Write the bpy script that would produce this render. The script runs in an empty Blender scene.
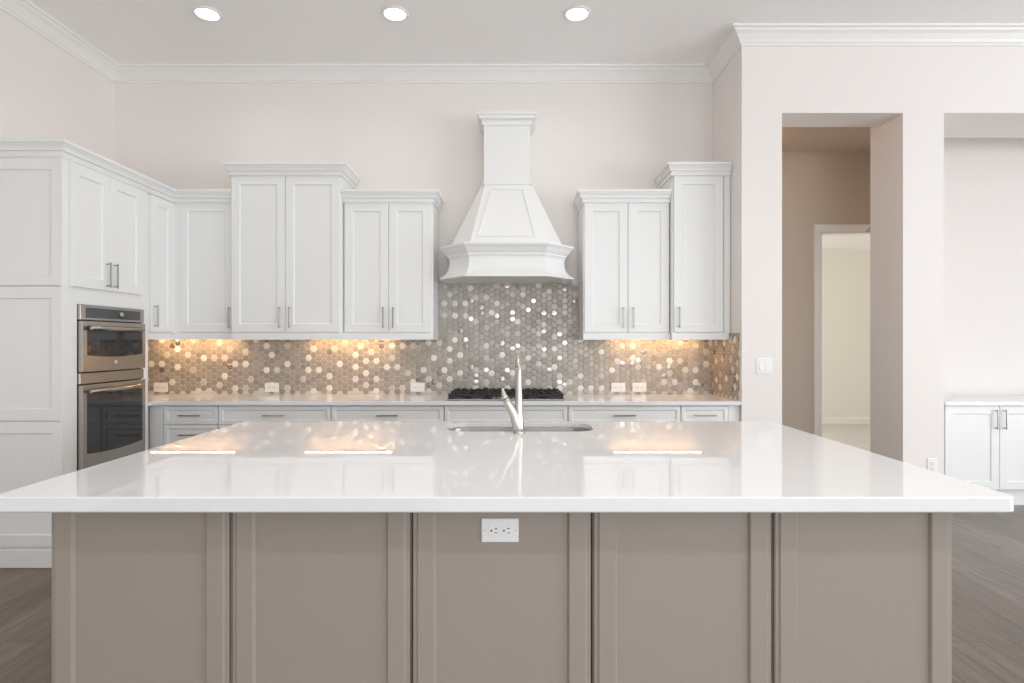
import bpy, bmesh, math, random
from mathutils import Vector, Matrix
random.seed(7)
S = bpy.context.scene
C = S.collection
PI = math.pi

# ------------------------------------------------------------------ camera
EYE = 1.368
cam_d = bpy.data.cameras.new('camera'); cam = bpy.data.objects.new('camera', cam_d); C.objects.link(cam)
cam_d.sensor_width = 36.0; cam_d.lens = 36.0 * 572 / 1024
cam.location = (0, 0, EYE); cam.rotation_euler = (PI/2, 0, 0)
cam_d.clip_start = 0.05
S.camera = cam
# ------------------------------------------------------------------ view, world, daylight
S.view_settings.view_transform = 'Standard'; S.view_settings.look = 'None'
S.view_settings.gamma = 1.0; S.view_settings.use_curve_mapping = False
S.view_settings.exposure = -0.05
S.cycles.max_bounces = 16; S.cycles.diffuse_bounces = 10; S.cycles.glossy_bounces = 6
W = bpy.data.worlds.new('daylight'); S.world = W; W.use_nodes = True
bg = W.node_tree.nodes['Background']; bg.inputs[0].default_value = (0.82, 0.91, 1.0, 1); bg.inputs[1].default_value = 1.5

def area(name, loc, rot, sx, sy, power, col):
    l = bpy.data.lights.new(name, 'AREA'); l.shape = 'RECTANGLE'; l.size = sx; l.size_y = sy
    l.energy = power; l.color = col
    o = bpy.data.objects.new(name, l); C.objects.link(o); o.location = loc; o.rotation_euler = rot
    return o
# daylight coming in through the wide window openings behind and to the right of the camera
area('window_daylight_rear', (1.6, -4.9, 1.55), (PI/2+0.32, 0, 0), 5.4, 2.8, 128, (0.965, 0.985, 1.0))
area('window_daylight_side', (7.9, -0.9, 1.55), (PI/2+0.42, 0, PI/2), 5.8, 2.8, 330, (0.93, 0.97, 1.0))
area('far_room_fill', (1.3, 7.6, 1.7), (PI/2, 0, -PI/2), 2.4, 1.8, 72, (1.0, 0.985, 0.96))  # area light added inside the windowless far room to brighten it
def point(name, loc, power, col, r=0.06):
    l = bpy.data.lights.new(name, 'POINT'); l.energy = power; l.color = col; l.shadow_soft_size = r
    o = bpy.data.objects.new(name, l); C.objects.link(o); o.location = loc; return o
point('hall_lamp_light', (2.02, 5.15, 3.02), 2.0, (1.0, 0.62, 0.32))
def downlight(name, x, y, power):   # downward disk light, for the recessed lights and for added fill
    l = bpy.data.lights.new(name, 'AREA'); l.shape = 'DISK'; l.size = 0.14; l.energy = power; l.color = (1.0, 0.955, 0.90); l.spread = 2.6
    o = bpy.data.objects.new(name, l); C.objects.link(o); o.location = (x, y, 3.70)
for cx in (-2.185, -0.838, 0.466):
    downlight('can_or_fill_light', cx, 4.10, 1.6)
for cx in (-0.838, 0.466):
    downlight('can_or_fill_light', cx, 2.2, 8); downlight('can_or_fill_light', cx, -0.4, 8)  # fill lights without fixtures, added to brighten counter and ceiling
for cx in (2.2, 4.4): downlight('can_or_fill_light', cx, 1.6, 6); downlight('can_or_fill_light', cx, -0.4, 14)  # more added fill on the right, no fixtures, lifts floor and ceiling

# ------------------------------------------------------------------ materials
def mat(name, col, rough=0.5, metal=0.0, spec=0.5, noise=0.0, nscale=8.0, bump=0.0, bscale=200.0, coat=0.0, aniso=None):
    m = bpy.data.materials.new(name); m.use_nodes = True
    nt = m.node_tree; b = nt.nodes['Principled BSDF']
    b.inputs['Base Color'].default_value = (*col, 1); b.inputs['Roughness'].default_value = rough
    b.inputs['Metallic'].default_value = metal; b.inputs['Specular IOR Level'].default_value = spec
    if coat: b.inputs['Coat Weight'].default_value = coat; b.inputs['Coat Roughness'].default_value = 0.03
    tc = nt.nodes.new('ShaderNodeTexCoord')
    if noise:
        n = nt.nodes.new('ShaderNodeTexNoise'); n.inputs['Scale'].default_value = nscale; n.inputs['Detail'].default_value = 4
        r = nt.nodes.new('ShaderNodeMapRange'); r.inputs['To Min'].default_value = 1-noise; r.inputs['To Max'].default_value = 1+noise
        x = nt.nodes.new('ShaderNodeMix'); x.data_type = 'RGBA'; x.blend_type = 'MULTIPLY'; x.inputs[0].default_value = 1
        x.inputs[6].default_value = (*col, 1)
        if aniso:
            mp = nt.nodes.new('ShaderNodeMapping'); mp.inputs['Scale'].default_value = aniso
            nt.links.new(tc.outputs['Object'], mp.inputs[0]); nt.links.new(mp.outputs[0], n.inputs['Vector'])
        else: nt.links.new(tc.outputs['Object'], n.inputs['Vector'])
        nt.links.new(n.outputs[0], r.inputs[0]); nt.links.new(r.outputs[0], x.inputs[7]); nt.links.new(x.outputs[2], b.inputs['Base Color'])
    if bump:
        n = nt.nodes.new('ShaderNodeTexNoise'); n.inputs['Scale'].default_value = bscale; n.inputs['Detail'].default_value = 3
        bp = nt.nodes.new('ShaderNodeBump'); bp.inputs['Strength'].default_value = bump; bp.inputs['Distance'].default_value = 0.002
        nt.links.new(tc.outputs['Object'], n.inputs['Vector']); nt.links.new(n.outputs[0], bp.inputs['Height']); nt.links.new(bp.outputs[0], b.inputs['Normal'])
    return m
def emit(name, col, strength):
    m = bpy.data.materials.new(name); m.use_nodes = True; nt = m.node_tree
    b = nt.nodes['Principled BSDF']; b.inputs['Base Color'].default_value = (0.9, 0.9, 0.9, 1)
    b.inputs['Emission Color'].default_value = (*col, 1); b.inputs['Emission Strength'].default_value = strength
    return m
M_WALL = mat('wall_paint', (0.815, 0.775, 0.748), 0.75, spec=0.2, noise=0.012, nscale=1.5, bump=0.05, bscale=90)
M_CEIL = mat('ceiling_paint', (0.92, 0.91, 0.90), 0.9, spec=0.1, noise=0.012, nscale=2, bump=0.5, bscale=60)
M_HALL_SHADE = mat('hall_shaded_paint', (0.62, 0.545, 0.47), 0.75, spec=0.2, noise=0.012, nscale=1.5)  # wall paint with the hall's dimness and warm lamp tint put into the colour
M_TRIM = mat('trim_paint', (0.84, 0.83, 0.81), 0.4, noise=0.006)
M_CAB = mat('cabinet_white', (0.81, 0.815, 0.81), 0.32, noise=0.006, nscale=3)
M_TAUPE = mat('island_taupe', (0.338, 0.292, 0.253), 0.36, noise=0.015, nscale=2)
M_QUARTZ = mat('quartz', (0.80, 0.81, 0.83), 0.012, noise=0.015, nscale=60, spec=0.85)
M_STEEL = mat('stainless', (0.44, 0.405, 0.375), 0.27, 1.0, noise=0.06, nscale=6, aniso=(2, 2, 120))
M_SINK = mat('sink_steel', (0.34, 0.33, 0.32), 0.34, 1.0, noise=0.04, nscale=12)
M_NICKEL = mat('brushed_nickel', (0.58, 0.55, 0.51), 0.36, 1.0, noise=0.03, nscale=30)
M_PULL = mat('pull_metal', (0.36, 0.345, 0.33), 0.3, 1.0, noise=0.03, nscale=30)
M_BLACK = mat('cast_iron', (0.018, 0.018, 0.02), 0.5, noise=0.2, nscale=40)
M_GLASS = mat('oven_glass', (0.022, 0.022, 0.025), 0.04, spec=0.7, noise=0.05, nscale=4)
M_PANEL = mat('control_glass', (0.06, 0.063, 0.07), 0.12, spec=0.6, noise=0.05, nscale=10)
M_PLATE = mat('white_plastic', (0.85, 0.85, 0.86), 0.3, noise=0.005)
M_DARK = mat('dark_slot', (0.03, 0.03, 0.03), 0.6, noise=0.05)
M_GROUT = mat('grout', (0.70, 0.66, 0.61), 0.8, noise=0.06, nscale=60)
M_TILEFLOOR = mat('pale_floor', (0.58, 0.57, 0.55), 0.5, noise=0.05, nscale=3)
M_CREAM = mat('far_room_paint', (0.82, 0.80, 0.755), 0.8, spec=0.1, noise=0.01)
M_WARM = emit('warm_led', (1.0, 0.60, 0.27), 60.0)
M_LAMP = emit('can_lens', (1.0, 0.93, 0.82), 9.0)

def tile_material():
    m = bpy.data.materials.new('mosaic_tile'); m.use_nodes = True; nt = m.node_tree; b = nt.nodes['Principled BSDF']
    a = nt.nodes.new('ShaderNodeAttribute'); a.attribute_name = 'tile'
    s = nt.nodes.new('ShaderNodeSeparateColor'); nt.links.new(a.outputs['Color'], s.inputs[0])
    r = nt.nodes.new('ShaderNodeValToRGB'); nt.links.new(s.outputs[0], r.inputs[0])
    e = r.color_ramp.elements; e[0].color = (0.12, 0.105, 0.09, 1); e[1].color = (0.92, 0.90, 0.87, 1)
    q = e.new(0.5); q.color = (0.46, 0.42, 0.38, 1)
    n = nt.nodes.new('ShaderNodeTexNoise'); n.inputs['Scale'].default_value = 120; tc = nt.nodes.new('ShaderNodeTexCoord')
    nt.links.new(tc.outputs['Object'], n.inputs['Vector'])
    mr = nt.nodes.new('ShaderNodeMapRange'); mr.inputs['To Min'].default_value = 0.8; mr.inputs['To Max'].default_value = 1.2
    nt.links.new(n.outputs[0], mr.inputs[0])
    x = nt.nodes.new('ShaderNodeMix'); x.data_type = 'RGBA'; x.blend_type = 'MULTIPLY'; x.inputs[0].default_value = 1
    nt.links.new(r.outputs[0], x.inputs[6]); nt.links.new(mr.outputs[0], x.inputs[7]); nt.links.new(x.outputs[2], b.inputs['Base Color'])
    nt.links.new(s.outputs[1], b.inputs['Roughness']); nt.links.new(s.outputs[2], b.inputs['Metallic'])
    return m
M_TILE = tile_material()

def floor_material():
    m = bpy.data.materials.new('wood_planks'); m.use_nodes = True; nt = m.node_tree; b = nt.nodes['Principled BSDF']
    tc = nt.nodes.new('ShaderNodeTexCoord')
    mp = nt.nodes.new('ShaderNodeMapping'); mp.inputs['Rotation'].default_value = (0, 0, PI/2)
    nt.links.new(tc.outputs['Object'], mp.inputs[0])
    br = nt.nodes.new('ShaderNodeTexBrick'); nt.links.new(mp.outputs[0], br.inputs['Vector'])
    br.offset = 0.37; br.inputs['Scale'].default_value = 1; br.inputs['Brick Width'].default_value = 1.9
    br.inputs['Row Height'].default_value = 0.165; br.inputs['Mortar Size'].default_value = 0.0022; br.inputs['Mortar Smooth'].default_value = 0.3
    br.inputs['Color1'].default_value = (0.120, 0.088, 0.065, 1); br.inputs['Color2'].default_value = (0.180, 0.142, 0.113, 1)
    br.inputs['Mortar'].default_value = (0.04, 0.032, 0.027, 1)
    g = nt.nodes.new('ShaderNodeTexNoise'); g.inputs['Scale'].default_value = 3; g.inputs['Detail'].default_value = 8; g.inputs['Distortion'].default_value = 1.2
    gm = nt.nodes.new('ShaderNodeMapping'); gm.inputs['Scale'].default_value = (14, 1.0, 1)
    nt.links.new(tc.outputs['Object'], gm.inputs[0]); nt.links.new(gm.outputs[0], g.inputs['Vector'])
    mr = nt.nodes.new('ShaderNodeMapRange'); mr.inputs['From Min'].default_value = 0.25; mr.inputs['From Max'].default_value = 0.75
    mr.inputs['To Min'].default_value = 0.58; mr.inputs['To Max'].default_value = 1.35
    nt.links.new(g.outputs[0], mr.inputs[0])
    x = nt.nodes.new('ShaderNodeMix'); x.data_type = 'RGBA'; x.blend_type = 'MULTIPLY'; x.inputs[0].default_value = 1
    nt.links.new(br.outputs['Color'], x.inputs[6]); nt.links.new(mr.outputs[0], x.inputs[7]); nt.links.new(x.outputs[2], b.inputs['Base Color'])
    b.inputs['Roughness'].default_value = 0.32
    bp = nt.nodes.new('ShaderNodeBump'); bp.inputs['Strength'].default_value = 0.25; bp.inputs['Distance'].default_value = 0.003
    nt.links.new(br.outputs['Fac'], bp.inputs['Height']); bp.invert = True; nt.links.new(bp.outputs[0], b.inputs['Normal'])
    return m
M_FLOOR = floor_material()

# ------------------------------------------------------------------ mesh helpers
def box(bm, x0, x1, y0, y1, z0, z1, bev=0.0, seg=1):
    t = bmesh.new() if bev else bm
    v = [t.verts.new(p) for p in ((x0,y0,z0),(x1,y0,z0),(x1,y1,z0),(x0,y1,z0),(x0,y0,z1),(x1,y0,z1),(x1,y1,z1),(x0,y1,z1))]
    for f in ((3,2,1,0),(4,5,6,7),(0,1,5,4),(1,2,6,5),(2,3,7,6),(3,0,4,7)): t.faces.new([v[i] for i in f])
    if bev:
        bmesh.ops.bevel(t, geom=t.edges[:], offset=bev, segments=seg, affect='EDGES', profile=0.5)
        join(bm, t)
def join(bm, t, mtx=None):
    mp = {}
    for v in t.verts: mp[v] = bm.verts.new(mtx @ v.co if mtx else v.co)
    for f in t.faces:
        try: bm.faces.new([mp[v] for v in f.verts]).smooth = f.smooth
        except ValueError: pass
    t.free()
def loft(bm, loops, closed=True, cap0=False, cap1=False, smooth=False):
    R = [[bm.verts.new(p) for p in L] for L in loops]
    n = len(R[0])
    for a, b in zip(R, R[1:]):
        for i in range(n if closed else n-1):
            j = (i+1) % n
            f = bm.faces.new((a[i], a[j], b[j], b[i])); f.smooth = smooth
    if cap0: bm.faces.new(list(reversed(R[0])))
    if cap1: bm.faces.new(R[-1])
    return R
def sweep(bm, prof, path, z0=0.0, m0=0.0, m1=0.0):
    """closed profile [(outward, z)] along an xy path, mitred; outward = right hand side of travel"""
    P = [Vector(p) for p in path]; L = []
    for i, p in enumerate(P):
        ds = []
        if i > 0: ds.append((P[i]-P[i-1]).normalized())
        if i < len(P)-1: ds.append((P[i+1]-P[i]).normalized())
        ns = [Vector((d.y, -d.x)) for d in ds]
        n = ns[0] if len(ns) == 1 else (ns[0]+ns[1]) / (1 + ns[0].dot(ns[1]))
        k = m0 if i == 0 else m1 if i == len(P)-1 else 0.0   # slant of an end cut
        L.append([(p.x+n.x*o+ds[0].x*o*k, p.y+n.y*o+ds[0].y*o*k, z0+z) for o, z in prof])
    loft(bm, L, True, True, True)
def tube(bm, pts, radii, seg=16, cap=True):
    P = [Vector(p) for p in pts]; L = []
    up = Vector((0.13, 0.31, 0.94))
    for i, p in enumerate(P):
        d = (P[min(i+1, len(P)-1)] - P[max(i-1, 0)]).normalized()
        a = d.cross(up)
        if a.length < 1e-3: a = d.cross(Vector((1, 0, 0)))
        a.normalize(); b = d.cross(a)
        r = radii[i] if isinstance(radii, (list, tuple)) else radii
        L.append([tuple(p + (a*math.cos(t) + b*math.sin(t))*r) for t in (2*PI*k/seg for k in range(seg))])
    loft(bm, L, True, cap, cap, smooth=True)
def lathe(bm, prof, c, seg=32, smooth=True):
    """prof [(r,z)] around z through c"""
    L = [[(c[0]+r*math.cos(2*PI*k/seg), c[1]+r*math.sin(2*PI*k/seg), c[2]+z) for k in range(seg)] for r, z in prof]
    loft(bm, L, True, prof[0][0] > 1e-4, prof[-1][0] > 1e-4, smooth)
def obj(name, bm, m, parent=None, label=None):
    bmesh.ops.recalc_face_normals(bm, faces=bm.faces[:])
    me = bpy.data.meshes.new(name); bm.to_mesh(me); bm.free(); me.materials.append(m)
    o = bpy.data.objects.new(name, me); C.objects.link(o)
    if parent: o.parent = parent
    if label: o['label'] = label
    return o
def tag(o, label, cat, group=None):
    o['label'] = label; o['category'] = cat
    if group: o['group'] = group
    return o
def thing(name, label, cat, loc=(0, 0, 0), rotz=0.0, group=None):
    o = bpy.data.objects.new(name, None); C.objects.link(o); o.empty_display_size = 0.1
    o.location = loc; o.rotation_euler = (0, 0, rotz)
    return tag(o, label, cat, group)
def struct(name, bm, m):
    o = obj(name, bm, m); o['kind'] = 'structure'; return o
def NB(): return bmesh.new()
def boxes(*bs):
    bm = NB()
    for b in bs: box(bm, *b)
    return bm

# ------------------------------------------------------------------ the setting
CEIL = 3.721; LW = -3.4355; BW = 4.95; RW = 1.739; FR = 4.33; HEAD = 3.098
struct('floor', boxes((-3.6, 8.2, -5.2, 5.60, -0.12, 0.0)), M_FLOOR)
struct('ceiling', boxes((-3.6, 8.2, -5.2, 5.6, CEIL, CEIL+0.12)), M_CEIL)
struct('wall_left', boxes((LW-0.15, LW, -5.1, BW+0.15, 0, CEIL)), M_WALL)
struct('wall_back', boxes((LW, RW, BW, BW+0.15, 0, CEIL)), M_WALL)
struct('wall_right', boxes((RW, 1.85, FR, 5.60, 0, CEIL), (1.85, 2.044, FR, 4.615, 0, CEIL)), M_WALL)   # stub wall beside the kitchen
struct('wall_header', boxes((2.044, 2.960, FR, 4.615, HEAD, CEIL)), M_WALL)
struct('wall_pier', boxes((2.960, 3.270, FR, 4.615, 0, CEIL), (2.960, 3.484, 4.615, 4.725, 0, CEIL)), M_WALL)
struct('wall_partition', boxes((3.52, 3.560, 4.725, 5.60, 0, CEIL)), M_WALL)
struct('wall_niche_header', boxes((3.270, 6.9, FR, 4.863, HEAD, CEIL)), M_WALL)
struct('wall_niche_end', boxes((6.9, 8.0, FR, 4.863, 0, CEIL)), M_WALL)
struct('wall_niche', boxes((3.561, 8.0, 5.33, 5.48, 0, CEIL)), M_WALL)
struct('wall_hall', boxes((1.85, 3.020, 5.60, 5.72, 0, 3.30), (3.62, 3.75, 5.60, 5.72, 0, 3.30), (3.020, 3.62, 5.60, 5.72, 2.44, 3.30)), M_HALL_SHADE)
struct('ceiling_hall', boxes((1.85, 3.52, 4.725, 5.60, 3.224, 3.30)), M_HALL_SHADE)
struct('wall_far', boxes((1.2, 6.6, 9.485, 9.6, 0, 2.9), (1.1, 1.2, 5.72, 9.6, 0, 2.9), (6.5, 6.6, 5.72, 9.6, 0, 2.9),
                         (1.2, 1.85, 5.62, 5.72, 0, 2.9), (3.75, 6.5, 5.62, 5.72, 0, 2.9)), M_CREAM)
struct('floor_far', boxes((1.1, 6.6, 5.60, 9.6, -0.12, 0.0)), M_TILEFLOOR)
struct('ceiling_far', boxes((1.1, 6.6, 5.72, 9.6, 2.9, 3.0)), M_CEIL)
# rear and side walls with the wide window openings that light the room
struct('wall_rear', boxes((-3.6, -1.1, -5.1, -4.98, 0, CEIL), (4.3, 8.0, -5.1, -4.98, 0, CEIL), (-1.1, 4.3, -5.1, -4.98, 2.98, CEIL)), M_WALL)
struct('wall_side', boxes((8.0, 8.12, -5.1, -3.9, 0, CEIL), (8.0, 8.12, 3.5, 5.48, 0, CEIL), (8.0, 8.12, -3.9, 3.5, 2.98, CEIL)), M_WALL)
fr = NB()
for x in (-1.1, 0.7, 2.5, 4.23): box(fr, x, x+0.07, -5.08, -5.0, 0.05, 2.93)
box(fr, -1.1, 4.3, -5.08, -5.0, 0, 0.06); box(fr, -1.1, 4.3, -5.08, -5.0, 2.92, 2.98)
struct('window_1', fr, M_TRIM)
fr = NB()
for y in (-3.9, -1.45, 0.98, 3.43): box(fr, 8.02, 8.1, y, y+0.07, 0.05, 2.93)
box(fr, 8.02, 8.1, -3.9, 3.5, 0, 0.06); box(fr, 8.02, 8.1, -3.9, 3.5, 2.92, 2.98)
struct('window_2', fr, M_TRIM)

CROWN = [(0, -0.118), (0.012, -0.118), (0.014, -0.104), (0.024, -0.098), (0.034, -0.080), (0.058, -0.050), (0.080, -0.034), (0.086, -0.022), (0.105, -0.018), (0.105, 0), (0, 0)]
bm = NB(); sweep(bm, CROWN, [(LW, -4.9), (LW, BW), (RW, BW), (RW, FR), (7.9, FR)], CEIL); struct('trim_1', bm, M_TRIM)
# casing of the hall door
bm = NB()
CAS = [(0, 0), (0.07, 0), (0.07, -0.022), (0.05, -0.02), (0.012, -0.012), (0, -0.01)]
def casing(bm, x0, x1, zt, y):
    L = []
    for px, pz, nx, nz in ((x0, 0, -1, 0), (x0, zt, -1, 1), (x1, zt, 1, 1)):
        L.append([(min(px+nx*o, 3.519), y+d, pz+nz*o) for o, d in CAS])
    loft(bm, L, True, True, True)
casing(bm, 3.020, 3.448, 2.44, 5.60)
box(bm, 3.020, 3.035, 5.60, 5.72, 0, 2.44); box(bm, 3.02, 3.519, 5.60, 5.72, 2.425, 2.44)
struct('trim_2', bm, M_TRIM)
BASE = [(0, 0), (0.016, 0), (0.016, 0.095), (0.009, 0.115), (0.005, 0.13), (0, 0.13)]
bm = NB(); sweep(bm, BASE, [(RW+0.001, FR), (2.044, FR), (2.044, 4.615)]); struct('baseboard_kitchen', bm, M_TRIM)
bm = NB(); sweep(bm, BASE, [(2.960, 4.72), (2.960, FR), (3.270, FR), (3.270, 4.615)]); struct('baseboard_pier', bm, M_TRIM)
bm = NB(); sweep(bm, BASE, [(1.85, 5.60), (2.947, 5.60)]); struct('baseboard_hall', bm, M_TRIM)
bm = NB(); sweep(bm, [(o*1.0, z*0.9) for o, z in BASE], [(1.2, 9.485), (6.5, 9.485)]); struct('baseboard_far', bm, M_TRIM)
bm = NB(); sweep(bm, BASE, [(LW, -4.9), (LW, 3.44)]); struct('baseboard_left', bm, M_TRIM)

# ------------------------------------------------------------------ joinery helpers (local frame: x along the run, front towards -y)
CCROWN = [(0, 0), (0.008, 0), (0.009, 0.010), (0.008, 0.034), (0.021, 0.036), (0.023, 0.048), (0.028, 0.060), (0.036, 0.070), (0.037, 0.076), (0.046, 0.078), (0.046, 0.098), (0, 0.098)]
RAIL = [(0, 0), (0, 0.052), (-0.018, 0.052), (-0.018, 0)]
def door(parent, x0, x1, z0, z1, yf=0.0, t=0.02, stile=0.070, top=None, m=None, name='door', bead=False, rec=0.009):
    m = m or M_CAB; st = (stile, stile, stile, stile if top is None else top)
    def loop(o, i, y):
        k = [o if i is None else s+i for s in st]
        return [(x0+k[0], y, z0+k[2]), (x1-k[1], y, z0+k[2]), (x1-k[1], y, z1-k[3]), (x0+k[0], y, z1-k[3])]
    bm = NB()
    if bead: out = [loop(0, None, yf+t), loop(0, None, yf+0.008), loop(0.003, None, yf+0.005), loop(0.012, None, yf+0.005), loop(0.017, None, yf)]
    else: out = [loop(0, None, yf+t), loop(0, None, yf+0.002), loop(0.002, None, yf)]
    out += [loop(0, -0.006, yf), loop(0, -0.003, yf+0.003), loop(0, 0.001, yf+rec), loop(0, 0.001, yf+t)]
    loft(bm, out + [out[0]])
    d = obj(name, bm, m, parent)
    bm = NB(); k = [s-0.002 for s in st]
    box(bm, x0+k[0], x1-k[1], yf+rec, yf+t-0.002, z0+k[2], z1-k[3])
    obj('panel', bm, m, d)
    return d
def pull(parent, x, z, yf=0.0, vert=True, L=0.168, m=None):
    bm = NB(); h = L/2; w = 0.0048
    if vert:
        box(bm, x-w, x+w, yf-0.034, yf-0.024, z-h, z+h, 0.0015)
        for s in (-1, 1): box(bm, x-0.004, x+0.004, yf-0.026, yf+0.001, z+s*(h-0.012)-0.004, z+s*(h-0.012)+0.004)
    else:
        box(bm, x-h, x+h, yf-0.034, yf-0.024, z-w, z+w, 0.0015)
        for s in (-1, 1): box(bm, x+s*(h-0.012)-0.004, x+s*(h-0.012)+0.004, yf-0.026, yf+0.001, z-0.004, z+0.004)
    return obj('handle', bm, m or M_PULL, parent)

# ------------------------------------------------------------------ kitchen island
IF = 1.78; IX0, IX1 = -1.4440, 1.3800; pw = (IX1-IX0)/5
names = ['leftmost of the five taupe island cabinets, the end next to the dark floor strip',
         'taupe island cabinet panel second from the left, left neighbour of the one with the outlet',
         'middle taupe island cabinet, the one with the white outlet on its panel',
         'taupe island cabinet panel right of the one with the outlet, fourth from the left',
         'rightmost of the five taupe island cabinets, beside the sunlit wood floor']
for i in range(5):
    r = thing('island_cabinet', names[i], 'cabinet', (IX0+i*pw, IF, 0), 0, 'taupe cabinets forming the island base')
    bm = NB(); box(bm, 0.002, pw-0.002, 0.02, 0.72, 0.0, 0.866); obj('carcass', bm, M_TAUPE, r)
    door(r, 0.005, pw-0.005, 0.10, 0.864, 0.0, 0.0195, 0.072, top=0.026, m=M_TAUPE, name='door', bead=True, rec=0.011)
    bm = NB(); box(bm, 0.002, pw-0.002, 0.004, 0.02, 0.0, 0.095, 0.002); obj('base_rail', bm, M_TAUPE, r)
# working side of the island (towards the range)
r = thing('island_sink_base', 'taupe rear half of the island below the sink, facing the range', 'cabinet', (IX0, 2.505, 0))
bm = NB(); W5 = IX1-IX0
box(bm, 0, W5, 0, 0.018, 0.0, 0.866); box(bm, 0, 0.018, 0.018, 0.66, 0, 0.866); box(bm, W5-0.018, W5, 0.018, 0.66, 0, 0.866)
box(bm, 0.018, W5-0.018, 0.642, 0.66, 0.10, 0.866); box(bm, 0.018, W5-0.018, 0.018, 0.642, 0.10, 0.12)
obj('carcass', bm, M_TAUPE, r)

def rrect(x0, x1, y0, y1, r, z, n=8):
    P = []
    for cx, cy, a0 in ((x1-r, y0+r, -PI/2), (x1-r, y1-r, 0), (x0+r, y1-r, PI/2), (x0+r, y0+r, PI)):
        for k in range(n+1):
            a = a0 + PI/2*k/n; P.append((cx+r*math.cos(a), cy+r*math.sin(a), z))
    return P
CT = 0.914; CX0, CX1, CY0, CY1 = -1.530, 1.478, 1.668, 3.258
SX0, SX1, SY0, SY1 = -0.340, 0.424, 2.885, 3.190
bm = NB()
def rounded_slab(bm, x0, x1, y0, y1, z0, z1, r, hole=None, hr=0.06, e=0.004):
    lo = [rrect(x0+e, x1-e, y0+e, y1-e, r-e, z0), rrect(x0, x1, y0, y1, r, z0+e), rrect(x0, x1, y0, y1, r, z1-e), rrect(x0+e*0.3, x1-e*0.3, y0+e*0.3, y1-e*0.3, r, z1-e*0.3), rrect(x0+e, x1-e, y0+e, y1-e, r-e, z1)]
    R = loft(bm, lo, smooth=False)
    if not hole:
        bm.faces.new(R[-1]); bm.faces.new(list(reversed(R[0]))); return
    g = 0.045; big = (hole[0]-g, hole[1]+g, hole[2]-g, hole[3]+g)
    H = loft(bm, [rrect(*big, hr+g, z0), rrect(*big, hr+g, z1-0.022), rrect(*hole, hr, z1-0.022), rrect(*hole, hr, z1)])
    for a, b in ((R[0], H[0]), (R[-1], H[-1])):
        n = len(a)
        for i in range(n):
            j = (i+1) % n; bm.faces.new((a[i], a[j], b[j], b[i]))
rounded_slab(bm, CX0, CX1, CY0, CY1, CT-0.046, CT, 0.026, (SX0, SX1, SY0, SY1), 0.10)
tag(obj('island_countertop', bm, M_QUARTZ), 'long glossy white quartz slab on top of the taupe island', 'countertop')

r = thing('kitchen_sink', 'stainless undermount sink set in the island top behind the faucet', 'sink', ((SX0+SX1)/2, (SY0+SY1)/2, 0.70))
hx, hy = (SX1-SX0)/2, (SY1-SY0)/2
bm = NB()
loft(bm, [rrect(-hx-0.03, hx+0.03, -hy-0.03, hy+0.03, 0.12, 0.191), rrect(-hx-0.001, hx+0.001, -hy-0.001, hy+0.001, 0.10, 0.191), rrect(-hx, hx, -hy, hy, 0.10, 0.186),
          rrect(-hx+0.008, hx-0.008, -hy+0.008, hy-0.008, 0.09, 0.03), rrect(-hx+0.03, hx-0.03, -hy+0.03, hy-0.03, 0.07, 0.006), rrect(-hx+0.06, hx-0.06, -hy+0.06, hy-0.06, 0.05, 0.003)], cap1=True, smooth=True)
obj('basin', bm, M_SINK, r)
bm = NB(); lathe(bm, [(0.0, 0.006), (0.03, 0.005), (0.042, 0.008), (0.048, 0.004), (0.048, 0.001)], (0, 0.02, 0)); obj('drain', bm, M_NICKEL, r)

r = thing('kitchen_faucet', 'brushed nickel single lever pull-down faucet standing on the island', 'faucet', (0.034, 2.83, CT))
bm = NB(); lathe(bm, [(0.0, 0), (0.029, 0), (0.029, 0.004), (0.0265, 0.008), (0.0265, 0.012)], (0, 0, 0)); obj('base', bm, M_NICKEL, r)
bm = NB(); pts = []; rad = []
for z, rr in ((0.008, 0.0262), (0.03, 0.0258), (0.06, 0.0245), (0.09, 0.0225), (0.12, 0.0202), (0.16, 0.0180), (0.20, 0.0164), (0.25, 0.0150), (0.28, 0.0138), (0.300, 0.0128)):
    pts.append((0, 0, z)); rad.append(rr)
for k in range(1, 13):
    a = PI*k/12*0.94; R = 0.085; f = R - R*math.cos(a)
    pts.append((-0.03*f, f, 0.300 + R*math.sin(a))); rad.append(0.0122-0.0004*k/12)
tube(bm, pts, rad, 20); obj('spout', bm, M_NICKEL, r)
e = Vector(pts[-1]); dn = (Vector(pts[-1])-Vector(pts[-2])).normalized()
bm = NB(); tube(bm, [e - dn*0.002, e+dn*0.012, e+dn*0.03, e+dn*0.09, e+dn*0.12], [0.0122, 0.0135, 0.0140, 0.0170, 0.0170], 20); obj('spray_head', bm, M_NICKEL, r)
bm = NB()
tube(bm, [(-0.004, 0, 0.010), (-0.010, -0.002, 0.045), (-0.020, -0.004, 0.085), (-0.036, -0.006, 0.120), (-0.054, -0.008, 0.150), (-0.066, -0.010, 0.172)],
     [0.025, 0.0245, 0.0228, 0.0208, 0.0190, 0.0180], 18)
h = obj('handle_stem', bm, M_NICKEL, r)
bm = NB(); tube(bm, [(-0.0672, -0.010, 0.175), (-0.0712, -0.0105, 0.183), (-0.077, -0.011, 0.205), (-0.0795, -0.011, 0.224)], [0.0180, 0.0155, 0.0092, 0.0048], 18)
obj('lever', bm, M_NICKEL, r)

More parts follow.
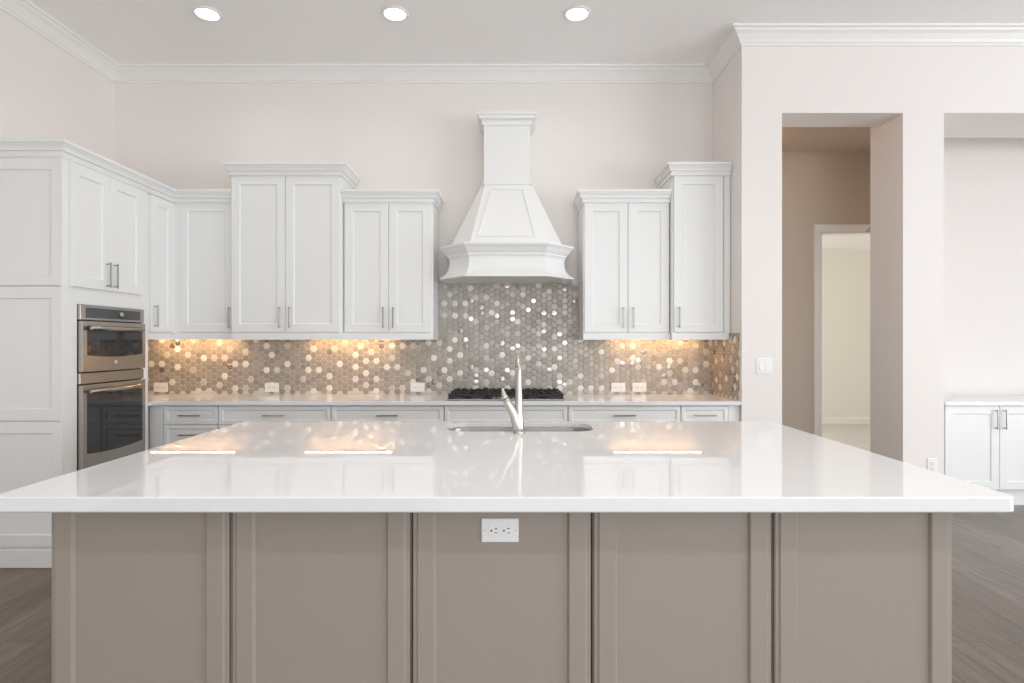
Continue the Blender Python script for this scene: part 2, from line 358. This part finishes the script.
# ------------------------------------------------------------------ oven and pantry tower on the left
TX = -2.718; TY0, TY1 = 3.455, 4.271; TW = TY1-TY0; TD = TX-LW-0.002
r = thing('oven_tower_cabinet', 'tall white pantry cabinet at left housing the double oven', 'cabinet', (TX, TY0, 0), PI/2)
ox0, ox1, oz0, oz1 = 3.576-TY0, 4.200-TY0, 0.45, 1.602
bm = NB()
box(bm, 0.022, 0.04, 0.004, TD, 0.0, 2.483); box(bm, TW-0.02, TW, 0.004, TD, 0.0, 2.483)
box(bm, 0.04, TW-0.02, TD-0.01, TD, 0, 2.475); box(bm, 0.04, TW-0.02, 0.022, TD-0.01, 2.455, 2.475)
box(bm, 0.04, TW-0.02, 0.022, TD-0.01, oz1+0.012, oz1+0.03); box(bm, 0.04, TW-0.02, 0.022, TD-0.01, oz0-0.03, oz0-0.012)
obj('carcass', bm, M_CAB, r)
bm = NB()   # face frame
box(bm, 0.0, ox0-0.001, 0, 0.0125, 0.0, 2.483, 0.0015); box(bm, ox1+0.001, TW, 0, 0.021, 0, 2.483, 0.0015)
box(bm, ox0, ox1, 0, 0.021, oz1+0.001, 1.712, 0.0015); box(bm, ox0, ox1, 0, 0.021, 2.45, 2.483); box(bm, ox0, ox1, 0, 0.021, 0.10, 0.14); box(bm, ox0, ox1, 0, 0.021, 0.435, oz0-0.001)
obj('face_frame', bm, M_CAB, r)
def end_panel(z0, z1, top=0.075, bot=0.075):
    # applied panel on the side facing the camera (local -x side)
    bm = NB(); y0, y1 = 0.013, TD; s = 0.058
    def lp(k, kt, kb, x): return [(x, y0+k, z0+kb), (x, y1-k, z0+kb), (x, y1-k, z1-kt), (x, y0+k, z1-kt)]
    L = [lp(0, 0, 0, 0.022), lp(0, 0, 0, 0.003), lp(0.002, 0.002, 0.002, 0.001), lp(s-0.006, top-0.006, bot-0.006, 0.001), lp(s-0.003, top-0.003, bot-0.003, 0.004), lp(s, top, bot, 0.010), lp(s, top, bot, 0.022)]
    loft(bm, L+[L[0]])
    o = obj('end_panel', bm, M_CAB, r)
    bm = NB(); box(bm, 0.010, 0.020, y0+s-0.003, y1-s+0.003, z0+bot-0.003, z1-top+0.003); obj('panel', bm, M_CAB, o)
end_panel(1.707, 2.479); end_panel(0.889, 1.700); end_panel(0.127, 0.882)
bm = NB(); box(bm, -0.004, 0.021, 0.013, TD, 0.0, 0.113, 0.003); obj('base_rail', bm, M_CAB, r)
mid = (3.503+4.179)/2-TY0
d = door(r, 3.503-TY0, mid-0.0015, 1.708, 2.470, -0.02); pull(d, mid-0.034, 1.565+0.245, -0.02)
d = door(r, mid+0.0015, 4.179-TY0, 1.708, 2.470, -0.02); pull(d, mid+0.034, 1.565+0.245, -0.02)
d = door(r, ox0, ox1, 0.125, 0.432, -0.02, name='drawer'); pull(d, (ox0+ox1)/2, 0.34, -0.02, False)
bm = NB(); sweep(bm, CCROWN, [(0.0, TD), (0.0, 0.0), (TW, 0.0)], 2.481); obj('crown_moulding', bm, M_CAB, r)

r = thing('double_wall_oven', 'stainless steel double wall oven built into the left tower', 'oven', (TX, 3.576, oz0), PI/2)
ow = ox1-ox0; H = oz1-oz0
bm = NB(); box(bm, 0.012, ow-0.012, 0.03, 0.56, 0.01, H-0.01); obj('oven_body', bm, M_STEEL, r)
bm = NB(); box(bm, 0.002, ow-0.002, -0.018, 0.0295, H-0.098, H-0.001, 0.003); p = obj('control_panel', bm, M_STEEL, r)
bm = NB(); box(bm, 0.048, ow-0.048, -0.0205, -0.017, H-0.082, H-0.018, 0.001); obj('display', bm, M_PANEL, p, 'dark glass control display')
bm = NB(); tube(bm, [(0.362, -0.0200, H-0.050), (0.362, -0.036, H-0.050), (0.362, -0.038, H-0.050)], [0.0165, 0.0155, 0.012], 24); obj('knob', bm, M_NICKEL, p, 'small round silver dial')
def oven_door(z0, z1, wz0, wz1, hz, logo):
    bm = NB(); box(bm, 0.004, ow-0.004, -0.030, 0.0, z0, z1, 0.004, 2); d = obj('oven_door', bm, M_STEEL, r)
    bm = NB()   # window with a gently bowed lower edge
    n = 16; x0, x1 = 0.046, ow-0.044
    fr_ = [(x0, -0.0325, wz1), (x1, -0.0325, wz1)]
    lo = [(x1+(x0-x1)*k/n, -0.0325, wz0 - 0.014*math.sin(PI*k/n)) for k in range(n+1)]
    L = fr_ + lo
    loft(bm, [[(a, -0.029, c) for a, b, c in L], L], True, True, True); obj('window', bm, M_GLASS, d, 'dark glass oven window')
    bm = NB()
    tube(bm, [(0.066, -0.030, hz), (0.066, -0.056, hz)], 0.009, 12); tube(bm, [(ow-0.102, -0.030, hz), (ow-0.102, -0.056, hz)], 0.009, 12)
    tube(bm, [(0.040, -0.058, hz), (0.042, -0.058, hz), (0.31, -0.064, hz), (ow-0.078, -0.058, hz), (ow-0.076, -0.058, hz)], [0.010, 0.0135, 0.0135, 0.0135, 0.010], 16)
    obj('handle', bm, M_STEEL, d)
    if logo:
        bm = NB(); c = Vector((ow/2-0.005, -0.031, logo)); 
        tube(bm, [(c.x, -0.029, c.z), (c.x, -0.0325, c.z)], 0.0135, 24)
        e = obj('emblem', bm, M_PLATE, d, 'small round silver emblem')
        bm = NB()
        ring = lambda rr, y: [(c.x+rr*math.cos(2*PI*k/24), y, c.z+rr*math.sin(2*PI*k/24)) for k in range(24)]
        loft(bm, [ring(0.0125, -0.0322), ring(0.0125, -0.0336), ring(0.0108, -0.0336), ring(0.0108, -0.0322), ring(0.0125, -0.0322)])
        # looped script strokes in the middle of the disc
        def arc(cx, cz, rx, rz, a0, a1, n=12): return [(c.x+cx+rx*math.cos(a0+(a1-a0)*k/n), -0.0332, c.z+cz+rz*math.sin(a0+(a1-a0)*k/n)) for k in range(n+1)]
        tube(bm, arc(-0.0038, 0.0, 0.0036, 0.0060, 0.6, 5.9), 0.0007, 6); tube(bm, arc(-0.0030, -0.0035, 0.0022, 0.0030, -1.5, 1.6), 0.0007, 6)
        tube(bm, arc(0.0040, 0.0026, 0.0030, 0.0028, 0.5, 4.7), 0.0007, 6); tube(bm, arc(0.0040, -0.0028, 0.0034, 0.0030, 1.6, 5.9), 0.0007, 6)
        obj('monogram', bm, M_STEEL, e)
u0 = 1.175-oz0; u1 = 1.498-oz0
oven_door(u0, u1, u0+0.105, u1-0.028, u1-0.045, u0+0.055)
bm = NB(); box(bm, 0.002, ow-0.002, -0.016, 0.0295, 1.098-oz0, u0-0.006, 0.003); obj('vent_strip', bm, M_STEEL, r)
for ga, gb in ((u1, H-0.099), (u0-0.006, u0), (1.092-oz0, 1.098-oz0), (0.012, 0.03)):
    bm = NB(); box(bm, 0.010, ow-0.010, -0.002, 0.0295, ga, gb); obj('vent_gap', bm, M_DARK, r, 'dark narrow vent slot')
oven_door(0.03, 1.092-oz0, 0.205, 1.092-oz0-0.055, 1.092-oz0-0.042, None)

# ------------------------------------------------------------------ wall cabinets
SF = 4.59; TF = 4.54; UB = 1.436
def wall_cabinet(label, x0, x1, front, ztop, doors, handles, crown, rail, zb=UB, yoff=BW, filler=0.0, ho=0.040, mit=0.0):
    """root at left lower back; doors: x spans in world; handles: (door index, side)"""
    r = thing('overhead_cabinet', label, 'cabinet', (x0, front, zb), 0, 'white wall cabinets around the range')
    w = x1-x0; dp = BW-front-0.0125; top = ztop+0.012-zb
    bm = NB(); box(bm, 0.001, w-0.001, 0.0205, dp, 0.0, top); obj('carcass', bm, M_CAB, r)
    for i, (a, b) in enumerate(doors):
        d = door(r, a-x0+0.002, b-x0-0.002, 0.006, ztop-zb, 0.0)
        for k, s in handles:
            if k == i: pull(d, (a-x0+ho) if s < 0 else (b-x0-ho), 0.124, 0.0)
    if filler: bm = NB(); box(bm, w-filler+0.001, w-0.001, 0.002, 0.02, 0.0, ztop-zb); obj('filler_strip', bm, M_CAB, r)
    if mit: bm = NB(); box(bm, 0.0, doors[0][0]-x0+0.001, 0.001, 0.02, 0.0, ztop-zb); obj('filler_strip', bm, M_CAB, r)
    bm = NB(); sweep(bm, CCROWN, [(p[0]-x0, p[1]-front) for p in crown], ztop+0.001-zb, m0=mit); obj('crown_moulding', bm, M_CAB, r)
    bm = NB(); sweep(bm, RAIL, [(p[0]-x0, p[1]-front) for p in rail], -0.053, m0=mit); obj('light_rail', bm, M_CAB, r)
    return r
# tower neighbour on the left run (faces right)
r = thing('overhead_cabinet', 'narrow white wall cabinet facing right between the oven tower and the corner', 'cabinet', (TX, TY1, UB), PI/2, 'white wall cabinets around the range')
w = SF-TY1
bm = NB(); box(bm, 0.002, w-0.001, 0.001, TD, 0.0, 1.03); obj('carcass', bm, M_CAB, r)
d = door(r, 0.012, w-0.035, 0.006, 2.470-UB, -0.02); pull(d, 0.045, 0.124, -0.02)
bm = NB(); box(bm, w-0.033, w-0.0005, -0.018, 0.0005, 0.0, 2.470-UB); obj('filler_strip', bm, M_CAB, r)
bm = NB(); sweep(bm, CCROWN, [(0.0005, 0.0), (w, 0.0)], 2.481-UB, m1=-1); obj('crown_moulding', bm, M_CAB, r)
bm = NB(); sweep(bm, RAIL, [(0.002, 0.0), (w, 0.0)], -0.053, m1=-1); obj('light_rail', bm, M_CAB, r)

wall_cabinet('single door white wall cabinet in the left corner, left of the tall double one', -2.717, -2.232, SF, 2.480,
    [(-2.672, -2.236)], [(0, 1)], [(-2.717, SF), (-2.232, SF)], [(-2.717, SF), (-2.232, SF)], ho=0.026, mit=1.0)
wall_cabinet('tall double door white wall cabinet with raised crown on the left side', -2.230, -1.357, TF, 2.682,
    [(-2.230, -1.800), (-1.800, -1.366)], [(0, 1), (1, -1)], [(-2.230, BW-0.0125), (-2.230, TF), (-1.357, TF), (-1.357, BW-0.0125)], [(-2.230, SF+0.02), (-2.230, TF), (-1.357, TF), (-1.357, SF+0.02)])
wall_cabinet('shorter double door white wall cabinet just left of the range hood', -1.355, -0.634, SF, 2.480,
    [(-1.342, -0.990), (-0.990, -0.650)], [(0, 1), (1, -1)], [(-1.355, SF), (-0.634, SF), (-0.634, BW-0.0125)], [(-1.355, SF), (-0.634, SF), (-0.634, BW-0.0125)])
wall_cabinet('shorter double door white wall cabinet just right of the range hood', 0.572, 1.268, SF, 2.480,
    [(0.580, 0.931), (0.931, 1.262)], [(0, 1), (1, -1)], [(0.572, BW-0.0125), (0.572, SF), (1.268, SF)], [(0.572, BW-0.0125), (0.572, SF), (1.268, SF)])
wall_cabinet('tall single door white wall cabinet against the right side wall', 1.270, RW-0.004, TF, 2.682,
    [(1.284, 1.678)], [(0, -1)], [(1.270, BW-0.0125), (1.270, TF), (RW-0.004, TF)], [(1.270, SF+0.02), (1.270, TF), (RW-0.014, TF)], filler=0.05)

# under-cabinet light bars
for x0, x1, lb in ((-3.06, -2.34, 'glowing warm light bar under the left corner wall cabinet'),
                   (-1.755, -1.01, 'glowing warm light bar under the double cabinet left of the hood'),
                   (0.855, 1.605, 'glowing warm light bar under the wall cabinets right of the hood')):
    r = thing('light_bar', lb, 'under-cabinet light', ((x0+x1)/2, 4.84, 1.392), 0, 'under-cabinet light bars')
    h = (x1-x0)/2
    bm = NB(); box(bm, -h, h, -0.022, 0.022, 0.006, 0.0435, 0.002); obj('housing', bm, M_PLATE, r)
    bm = NB(); box(bm, -h+0.01, h-0.01, -0.007, 0.007, 0.002, 0.0065); obj('diffuser', bm, M_WARM, r, 'glowing warm diffuser')

# ------------------------------------------------------------------ range hood
HX = -0.041
r = thing('range_hood', 'white tapered wooden range hood with chimney and flared skirt', 'range hood', (HX, BW-0.012, 1.82))
def hood_ring(hs, ys, hf, yf, z): return [(-hs, -0.001, z), (-hs, ys, z), (-hf, yf, z), (hf, yf, z), (hs, ys, z), (hs, -0.001, z)]
bm = NB(); loft(bm, [hood_ring(0.454, -0.35, 0.286, -0.53, 2.118-1.82), hood_ring(0.2065, -0.265, 0.176, -0.302, 2.644-1.82)], True, True, True)
obj('canopy', bm, M_CAB, r)
bm = NB(); sweep(bm, [(0, 0), (0.008, 0), (0.012, 0.006), (0.008, 0.014), (0, 0.014)], [(-0.192, -0.001), (-0.192, -0.30), (0.192, -0.30), (0.192, -0.001)], 2.637-1.82)
obj('chimney_bead', bm, M_CAB, r)
bm = NB(); box(bm, -0.188, 0.188, -0.297, -0.001, 2.642-1.82, 3.21-1.82, 0.002); obj('chimney', bm, M_CAB, r)
bm = NB(); sweep(bm, [(0, 0), (0.010, 0), (0.012, 0.010), (0.014, 0.034), (0.020, 0.040), (0.036, 0.046), (0.040, 0.070), (0.050, 0.076), (0.052, 0.096), (0, 0.096)],
                 [(-0.188, -0.001), (-0.188, -0.297), (0.188, -0.297), (0.188, -0.001)], 3.122-1.82)
obj('crown_moulding', bm, M_CAB, r)
SK = [(0, 0.042), (0.078, 0.042), (0.080, 0.048), (0.076, 0.054), (0.060, 0.062), (0.040, 0.078), (0.024, 0.100), (0.012, 0.128), (0.006, 0.160), (0.006, 0.188), (0.010, 0.205), (0.020, 0.215),
      (0.024, 0.222), (0.024, 0.230), (0.036, 0.240), (0.046, 0.252), (0.058, 0.270), (0.070, 0.282), (0.078, 0.288), (0.080, 0.301), (0, 0.301)]
bm = NB(); sweep(bm, SK, [(-0.454, -0.001), (-0.454, -0.35), (-0.286, -0.53), (0.286, -0.53), (0.454, -0.35), (0.454, -0.001)])
obj('skirt', bm, M_CAB, r)
bm = NB(); lo = [hood_ring(0.453, -0.348, 0.285, -0.527, 0.0445), hood_ring(0.453, -0.348, 0.285, -0.527, 0.07)]
loft(bm, lo, True, True, True); obj('liner', bm, M_CAB, r)
# raised moulding outlining the trapezoid front panel
zb, zt = 2.118-1.82, 2.644-1.82
def fp(u, v, off=0.0):   # u in -1..1 across the front face, v 0..1 up it
    hf = 0.286+(0.176-0.286)*v; y = -0.53+(-0.302+0.53)*v
    n = Vector((0, -(zt-zb), -(0.53-0.302))).normalized(); n = Vector((0, -abs(n.y), abs(n.z)))
    return tuple(Vector((u*hf, y, zb+(zt-zb)*v)) + n*off)
bm = NB()
Q = [(-0.84, 0.12), (0.84, 0.12), (0.69, 0.92), (-0.69, 0.92)]; ins = lambda k: [(u*(1-k), v+(0.06*k/0.1 if v < 0.5 else -0.06*k/0.1)*0.6) for u, v in Q]
L = [[fp(u, v, -0.002) for u, v in ins(0)], [fp(u, v, 0.008) for u, v in ins(0.012)], [fp(u, v, 0.008) for u, v in ins(0.045)], [fp(u, v, 0.001) for u, v in ins(0.07)], [fp(u, v, -0.002) for u, v in ins(0.07)]]
loft(bm, L+[L[0]]); obj('panel_moulding', bm, M_CAB, r)

# ------------------------------------------------------------------ base cabinets along the back wall
BF = 4.36
def base_cabinet(label, x0, x1, drawers, handle=True, fill=0.0):
    r = thing('base_cabinet', label, 'cabinet', (x0, BF, 0), 0, 'white base cabinets under the back counter')
    w = x1-x0
    bm = NB(); box(bm, 0.0015, w-0.0015, 0.021, BW-BF-0.002, 0.10, 0.883); box(bm, 0.0015, w-0.0015, 0.09, BW-BF-0.002, 0, 0.10); obj('carcass', bm, M_CAB, r)
    z1 = 0.874
    for i, h in enumerate(drawers):
        d = door(r, 0.004, w-0.004-fill, z1-h, z1, 0.0, stile=0.034, name='drawer')
        if handle: pull(d, (w-fill)/2, z1-min(h/2, 0.075), 0.0, False, L=0.164)
        z1 -= h+0.005
    if z1 > 0.2:
        m = (w-fill)/2
        if w > 0.5:
            a = door(r, 0.004, m-0.0015, 0.105, z1, 0.0); pull(a, m-0.04, z1-0.12)
            a = door(r, m+0.0015, w-0.004-fill, 0.105, z1, 0.0); pull(a, m+0.04, z1-0.12)
        else:
            a = door(r, 0.004, w-0.004-fill, 0.105, z1, 0.0); pull(a, w-0.04-fill, z1-0.12)
    if fill: bm = NB(); box(bm, w-fill, w-0.0015, 0.004, 0.021, 0.10, 0.883); obj('filler_strip', bm, M_CAB, r)
    return r
r = thing('base_cabinet', 'blank white corner base unit between the oven tower and the narrow drawers', 'cabinet', (LW+0.002, BF, 0), 0, 'white base cabinets under the back counter')
bm = NB(); box(bm, 0.0, -2.660-LW-0.004, 0.021, BW-BF-0.002, 0, 0.883); obj('carcass', bm, M_CAB, r)
bm = NB(); box(bm, TX-LW+0.002-0.05, -2.660-LW-0.004, 0.006, 0.021, 0.0, 0.883, 0.001); obj('filler_strip', bm, M_CAB, r)
base_cabinet('narrow white base cabinet with stacked drawers nearest the ovens', -2.660, -2.241, [0.137, 0.30, 0.318])
base_cabinet('wide white base cabinet second drawer from the ovens, below the tall double cabinet', -2.241, -1.380, [0.137])
base_cabinet('wide white base cabinet just left of the cooktop', -1.380, -0.518, [0.137])
base_cabinet('white base cabinet with a plain drawer front without pull under the cooktop', -0.518, 0.427, [0.137, 0.30, 0.318], handle=False)
base_cabinet('wide white base cabinet just right of the cooktop', 0.427, 1.288, [0.137])
base_cabinet('narrow white base cabinet against the right side wall', 1.288, RW-0.003, [0.137], fill=0.085)

bm = NB(); box(bm, TX+0.001-0.001, RW-0.001, FR+0.001, BW-0.013, 0.8845, CT, 0.003, 2); box(bm, LW+0.002, TX, TY1+0.004, BW-0.013, 0.8845, CT, 0.002)
tag(obj('back_countertop', bm, M_QUARTZ), 'white quartz countertop running along the back wall under the cooktop', 'countertop')

# ------------------------------------------------------------------ hexagon mosaic backsplash
r = thing('backsplash', 'shiny metallic hexagon mosaic backsplash covering the back wall behind the cooktop', 'backsplash', (0, BW-0.0005, CT))
P = 0.0522; DX = P*math.sqrt(3)/2
def tiles(u0, u1, v0, v1, vmax, uclip, place, glint):
    bm = NB(); vals = []; bright = set()
    R = (P-0.0040)/math.sqrt(3); nc = int((u1-u0)/DX)+2; nr = int((v1-v0)/P)+2
    for c in range(nc):
        for k in range(nr):
            cu = u0+c*DX; cv = v0+P*0.45+k*P+(P/2 if c % 2 else 0)
            top = vmax(cu); lo, hi = uclip(cv)
            if cv > top+0.012 or cu < lo-0.012 or cu > hi+0.012: continue
            q = random.random(); o = 0 if c % 2 else -1
            near = any(n in bright for n in ((c, k-1), (c-1, k+o), (c-1, k+o+1)))
            if q < 0.21 and not near:
                bright.add((c, k)); w = random.uniform(0.62, 0.95)
                val = (w, random.uniform(0.42, 0.55), 0.15); dome = 0.0004; tl = 0.012
            elif q > 1-glint(cu): val = (random.uniform(0.34, 0.50), 0.20, 0.9); dome = 0.0007; tl = 0.05
            else: val = (random.uniform(0.31, 0.45), random.uniform(0.34, 0.46), 0.35); dome = 0.0006; tl = 0.016
            tu, tv = random.uniform(-tl, tl), random.uniform(-tl, tl)
            rings = []
            for rr, h in ((R, 0.0012), (R, 0.0040), (R-0.0030, 0.0056), (R*0.55, 0.0056+dome*0.7)):
                ring = []
                for a in range(6):
                    du, dv = rr*math.cos(a*PI/3), rr*math.sin(a*PI/3)
                    uu = min(max(cu+du, lo), hi); vv = min(max(cv+dv, v0), top)
                    hh = h + (tu*du+tv*dv if h > 0.002 else 0)
                    ring.append(bm.verts.new(place(uu, vv, max(hh, 0.0008)))); vals.append(val)
                rings.append(ring)
            ctr = bm.verts.new(place(min(max(cu, lo), hi), min(max(cv, v0), top), 0.0056+dome)); vals.append(val)
            for A, B in zip(rings, rings[1:]):
                for i in range(6): bm.faces.new((A[i], A[(i+1) % 6], B[(i+1) % 6], B[i]))
            for i in range(6): bm.faces.new((rings[-1][i], rings[-1][(i+1) % 6], ctr))
    return bm, vals
def tile_obj(name, bv, parent):
    bm, vals = bv
    me = bpy.data.meshes.new(name); bm.normal_update(); bm.to_mesh(me); bm.free(); me.materials.append(M_TILE)
    at = me.attributes.new('tile', 'FLOAT_COLOR', 'POINT')
    for i, v in enumerate(vals): at.data[i].color = (*v, 1)
    o = bpy.data.objects.new(name, me); C.objects.link(o); o.parent = parent; return o
V1 = UB-CT-0.002; VH = 1.884-CT; hx0, hx1 = -0.632, 0.570
bm = NB(); box(bm, LW+0.002, RW-0.0015, -0.006, 0, 0.001, V1); box(bm, hx0, hx1, -0.006, 0, V1, VH); obj('grout_bed', bm, M_GROUT, r)
U0, U1 = LW+0.004, RW-0.009
tile_obj('mosaic_tile', tiles(U0, U1, 0.001, VH, lambda u: VH if hx0 < u < hx1 else V1, lambda v: (hx0, hx1) if v > V1 else (U0, U1),
                              lambda u, v, h: (u, -0.0045-h, v), lambda u: 0.07 if -0.5 < u < 0.5 else 0.02), r)
# return on the side wall at the right end
dpt = BW-FR-0.02
r = thing('backsplash', 'narrow hexagon mosaic return on the right side wall, seen edge on', 'backsplash', (0, BW-0.0005, CT))
bm = NB(); box(bm, RW-0.0065, RW-0.0005, -dpt, -0.0065, 0.001, V1); obj('grout_bed', bm, M_GROUT, r)
tile_obj('mosaic_tile', tiles(0.012, dpt, 0.001, V1, lambda u: V1, lambda v: (0.012, dpt), lambda u, v, h: (RW-0.005-h, -u, v), lambda u: 0.02), r)

# ------------------------------------------------------------------ gas cooktop
r = thing('gas_cooktop', 'black and steel gas cooktop on the back counter below the hood', 'cooktop', (-0.047, 4.645, CT))
bm = NB(); rounded_slab(bm, -0.455, 0.455, -0.265, 0.245, 0.0005, 0.012, 0.02); obj('cook_surface', bm, M_STEEL, r)
for x, y, s in ((-0.30, -0.12, 1.0), (-0.30, 0.12, 0.85), (0, 0.05, 1.25), (0.30, -0.12, 1.0), (0.30, 0.12, 0.85)):
    bm = NB(); lathe(bm, [(0.0, 0.030), (0.030*s, 0.030), (0.036*s, 0.026), (0.036*s, 0.022), (0.028*s, 0.020), (0.048*s, 0.014), (0.052*s, 0.012)], (x, y, 0), 24); obj('burner', bm, M_BLACK, r)
for x0, x1 in ((-0.445, -0.152), (-0.148, 0.148), (0.152, 0.445)):
    bm = NB(); zt = 0.057; t = 0.009
    for y in (-0.225, 0.225, 0.0): box(bm, x0, x1, y-t, y+t, zt-0.030, zt-0.010, 0.003)
    if abs(x0+x1) < 0.1: box(bm, x0, x1, -0.13, -0.118, zt-0.016, zt, 0.003)
    for x in (x0+t, x1-t): box(bm, x-t, x+t, -0.231, 0.231, zt-0.030, zt-0.010, 0.003)
    for x in (x0+0.035, x0+0.085, x1-0.085, x1-0.035):
        for y in (-0.225, 0.225, 0.0): box(bm, x-0.016, x+0.016, y-t, y+t, zt-0.020, zt, 0.006)
    xm = (x0+x1)/2
    for y0, y1 in ((-0.225, -0.15), (-0.085, -0.01), (0.01, 0.085), (0.15, 0.225)): box(bm, xm-t, xm+t, y0, y1, zt-0.014, zt, 0.003)
    for y in (-0.12, 0.12):
        box(bm, x0+0.01, xm-0.045, y-t, y+t, zt-0.014, zt, 0.003); box(bm, xm+0.045, x1-0.01, y-t, y+t, zt-0.014, zt, 0.003)
    for x in (x0+0.008, x1-0.008):
        for y in (-0.222, 0.222, 0.0): box(bm, x-0.007, x+0.007, y-0.007, y+0.007, 0.0118, zt-0.004, 0.002)
    obj('grate', bm, M_BLACK, r)
for k in range(5):
    x = -0.10+0.05*k
    bm = NB(); lathe(bm, [(0.0, 0.040), (0.010, 0.040), (0.015, 0.034), (0.018, 0.014), (0.019, 0.0118)], (x, -0.185, 0), 20); obj('knob', bm, M_NICKEL, r, 'small steel control knob')

# ------------------------------------------------------------------ outlets and switches (face -y)
def outlet(label, x, y, z, w=0.122, h=0.079, horiz=True, group=None):
    r = thing('power_outlet', label, 'outlet', (x, y, z-h/2), 0, group)
    bm = NB(); box(bm, -w/2, w/2, -0.006, 0.0, 0, h, 0.0025, 2); obj('cover_plate', bm, M_PLATE, r)
    c = h/2 if horiz else h/2
    bm = NB()
    if horiz: box(bm, -0.036, 0.036, -0.0085, -0.005, c-0.0175, c+0.0175, 0.001)
    else: box(bm, -0.0175, 0.0175, -0.0085, -0.005, c-0.036, c+0.036, 0.001)
    f = obj('receptacle', bm, M_PLATE, r)
    bm = NB()
    for s in (-1, 1):
        o = s*0.0195
        for du, dv, ru, rv in ((0.007, 0.0065, 0.0045, 0.0013), (0.007, -0.0065, 0.0040, 0.0013), (-0.0075, 0, 0.0028, 0.0028)):
            if horiz: box(bm, o+du-ru, o+du+ru, -0.0088, -0.0080, c+dv-rv, c+dv+rv)
            else: box(bm, dv-rv, dv+rv, -0.0088, -0.0080, c+o+du-ru, c+o+du+ru)
    obj('socket_slot', bm, M_DARK, f, 'dark plug holes')
    for s in (-1, 1):
        bm = NB(); q = 0.048
        a = (s*q, -0.0055, c) if horiz else (0, -0.0055, c+s*q)
        tube(bm, [a, (a[0], -0.0068, a[2])], 0.0028, 10); obj('screw', bm, M_NICKEL, r)
    return r
outlet('white duplex outlet mounted sideways on the middle taupe island panel', (500-512)*IF/572, IF+0.0109, 1.368-(531-341.5)*IF/572, 0.116, 0.074)
ty = BW-0.0115
for px, lb in ((161.8, 'white outlet on the backsplash in the left corner beside the ovens'),
               (272.6, 'white outlet on the backsplash beneath the tall double wall cabinet'),
               (417.8, 'white outlet on the backsplash just left of the cooktop'),
               (618, 'white outlet on the backsplash right of the cooktop, left one of the pair'),
               (639, 'white outlet on the backsplash right of the cooktop, right one of the pair')):
    outlet(lb, (px-512)*4.95/572, ty, 1.368-(387.2-341.5)*4.95/572, group='outlets on the backsplash')
outlet('white outlet low on the wall pier near the island end', (932-512)*FR/572, FR-0.0002, 0.4255, 0.074, 0.118, False)
r = thing('light_switch', 'white double rocker switch on the wall left of the hall opening', 'light switch', (1.908, FR-0.0002, 1.123))
bm = NB(); box(bm, -0.060, 0.060, -0.006, 0, 0, 0.120, 0.0025, 2); obj('cover_plate', bm, M_PLATE, r)
for s in (-1, 1):
    bm = NB(); x = s*0.023
    L = [[(x-0.0165, -0.0055, 0.027), (x+0.0165, -0.0055, 0.027), (x+0.0165, -0.0055, 0.093), (x-0.0165, -0.0055, 0.093)],
         [(x-0.0160, -0.0110, 0.028), (x+0.0160, -0.0110, 0.028), (x+0.0160, -0.0075, 0.092), (x-0.0160, -0.0075, 0.092)]]
    loft(bm, L, True, True, True); obj('rocker', bm, M_PLATE, r)

# ------------------------------------------------------------------ low cabinet in the right-hand niche
NF = 4.73; NX = 3.575; NT = 0.871
for i in range(2):
    x0 = NX + i*0.915
    if i: break
    r = thing('niche_cabinet', 'low white double door cabinet standing in the niche at far right', 'cabinet', (x0, NF, 0))
    w = 0.915
    bm = NB(); box(bm, 0.0, w, 0.021, 5.328-NF, 0.135, NT-0.031); box(bm, 0, w, 0.056, 5.328-NF, 0, 0.135); obj('carcass', bm, M_CAB, r)
    d = door(r, 0.008, w/2-0.0015, 0.143, NT-0.036, 0.0); pull(d, w/2-0.036, 0.725, 0.0, L=0.165)
    d = door(r, w/2+0.0015, w-0.004, 0.143, NT-0.036, 0.0); pull(d, w/2+0.036, 0.725, 0.0, L=0.165)
r = thing('niche_cabinet', 'low white cabinet right of the double door one, mostly past the photo edge', 'cabinet', (NX+0.917, NF, 0))
bm = NB(); box(bm, 0.0, w, 0.021, 5.328-NF, 0.135, NT-0.031); box(bm, 0, w, 0.056, 5.328-NF, 0, 0.135); obj('carcass', bm, M_CAB, r)
d = door(r, 0.004, w/2-0.0015, 0.143, NT-0.036, 0.0); pull(d, w/2-0.036, 0.725, 0.0, L=0.165)
d = door(r, w/2+0.0015, w-0.004, 0.143, NT-0.036, 0.0); pull(d, w/2+0.036, 0.725, 0.0, L=0.165)
bm = NB(); box(bm, NX-0.010, NX+1.86, NF-0.03, 5.329, NT-0.030, NT, 0.003, 2)
tag(obj('niche_countertop', bm, M_QUARTZ), 'white slab on top of the low niche cabinet at right', 'countertop')

# ------------------------------------------------------------------ recessed ceiling lights
for x, lb in ((-2.185, 'left of the three recessed ceiling lights'), (-0.838, 'middle of the three recessed ceiling lights'), (0.466, 'right of the three recessed ceiling lights, above the hood side')):
    r = thing('recessed_light', lb, 'ceiling light', (x, 4.10, CEIL-0.012), 0, 'recessed ceiling lights')
    bm = NB(); lathe(bm, [(0.076, 0.0115), (0.076, 0.003), (0.080, 0.000), (0.096, 0.004), (0.100, 0.0118)], (0, 0, 0), 40); obj('trim_ring', bm, M_TRIM, r)
    bm = NB(); lathe(bm, [(0.0, 0.003), (0.05, 0.0035), (0.0755, 0.006), (0.0755, 0.0115)], (0, 0, 0), 40); obj('lens', bm, M_LAMP, r, 'glowing round lens')
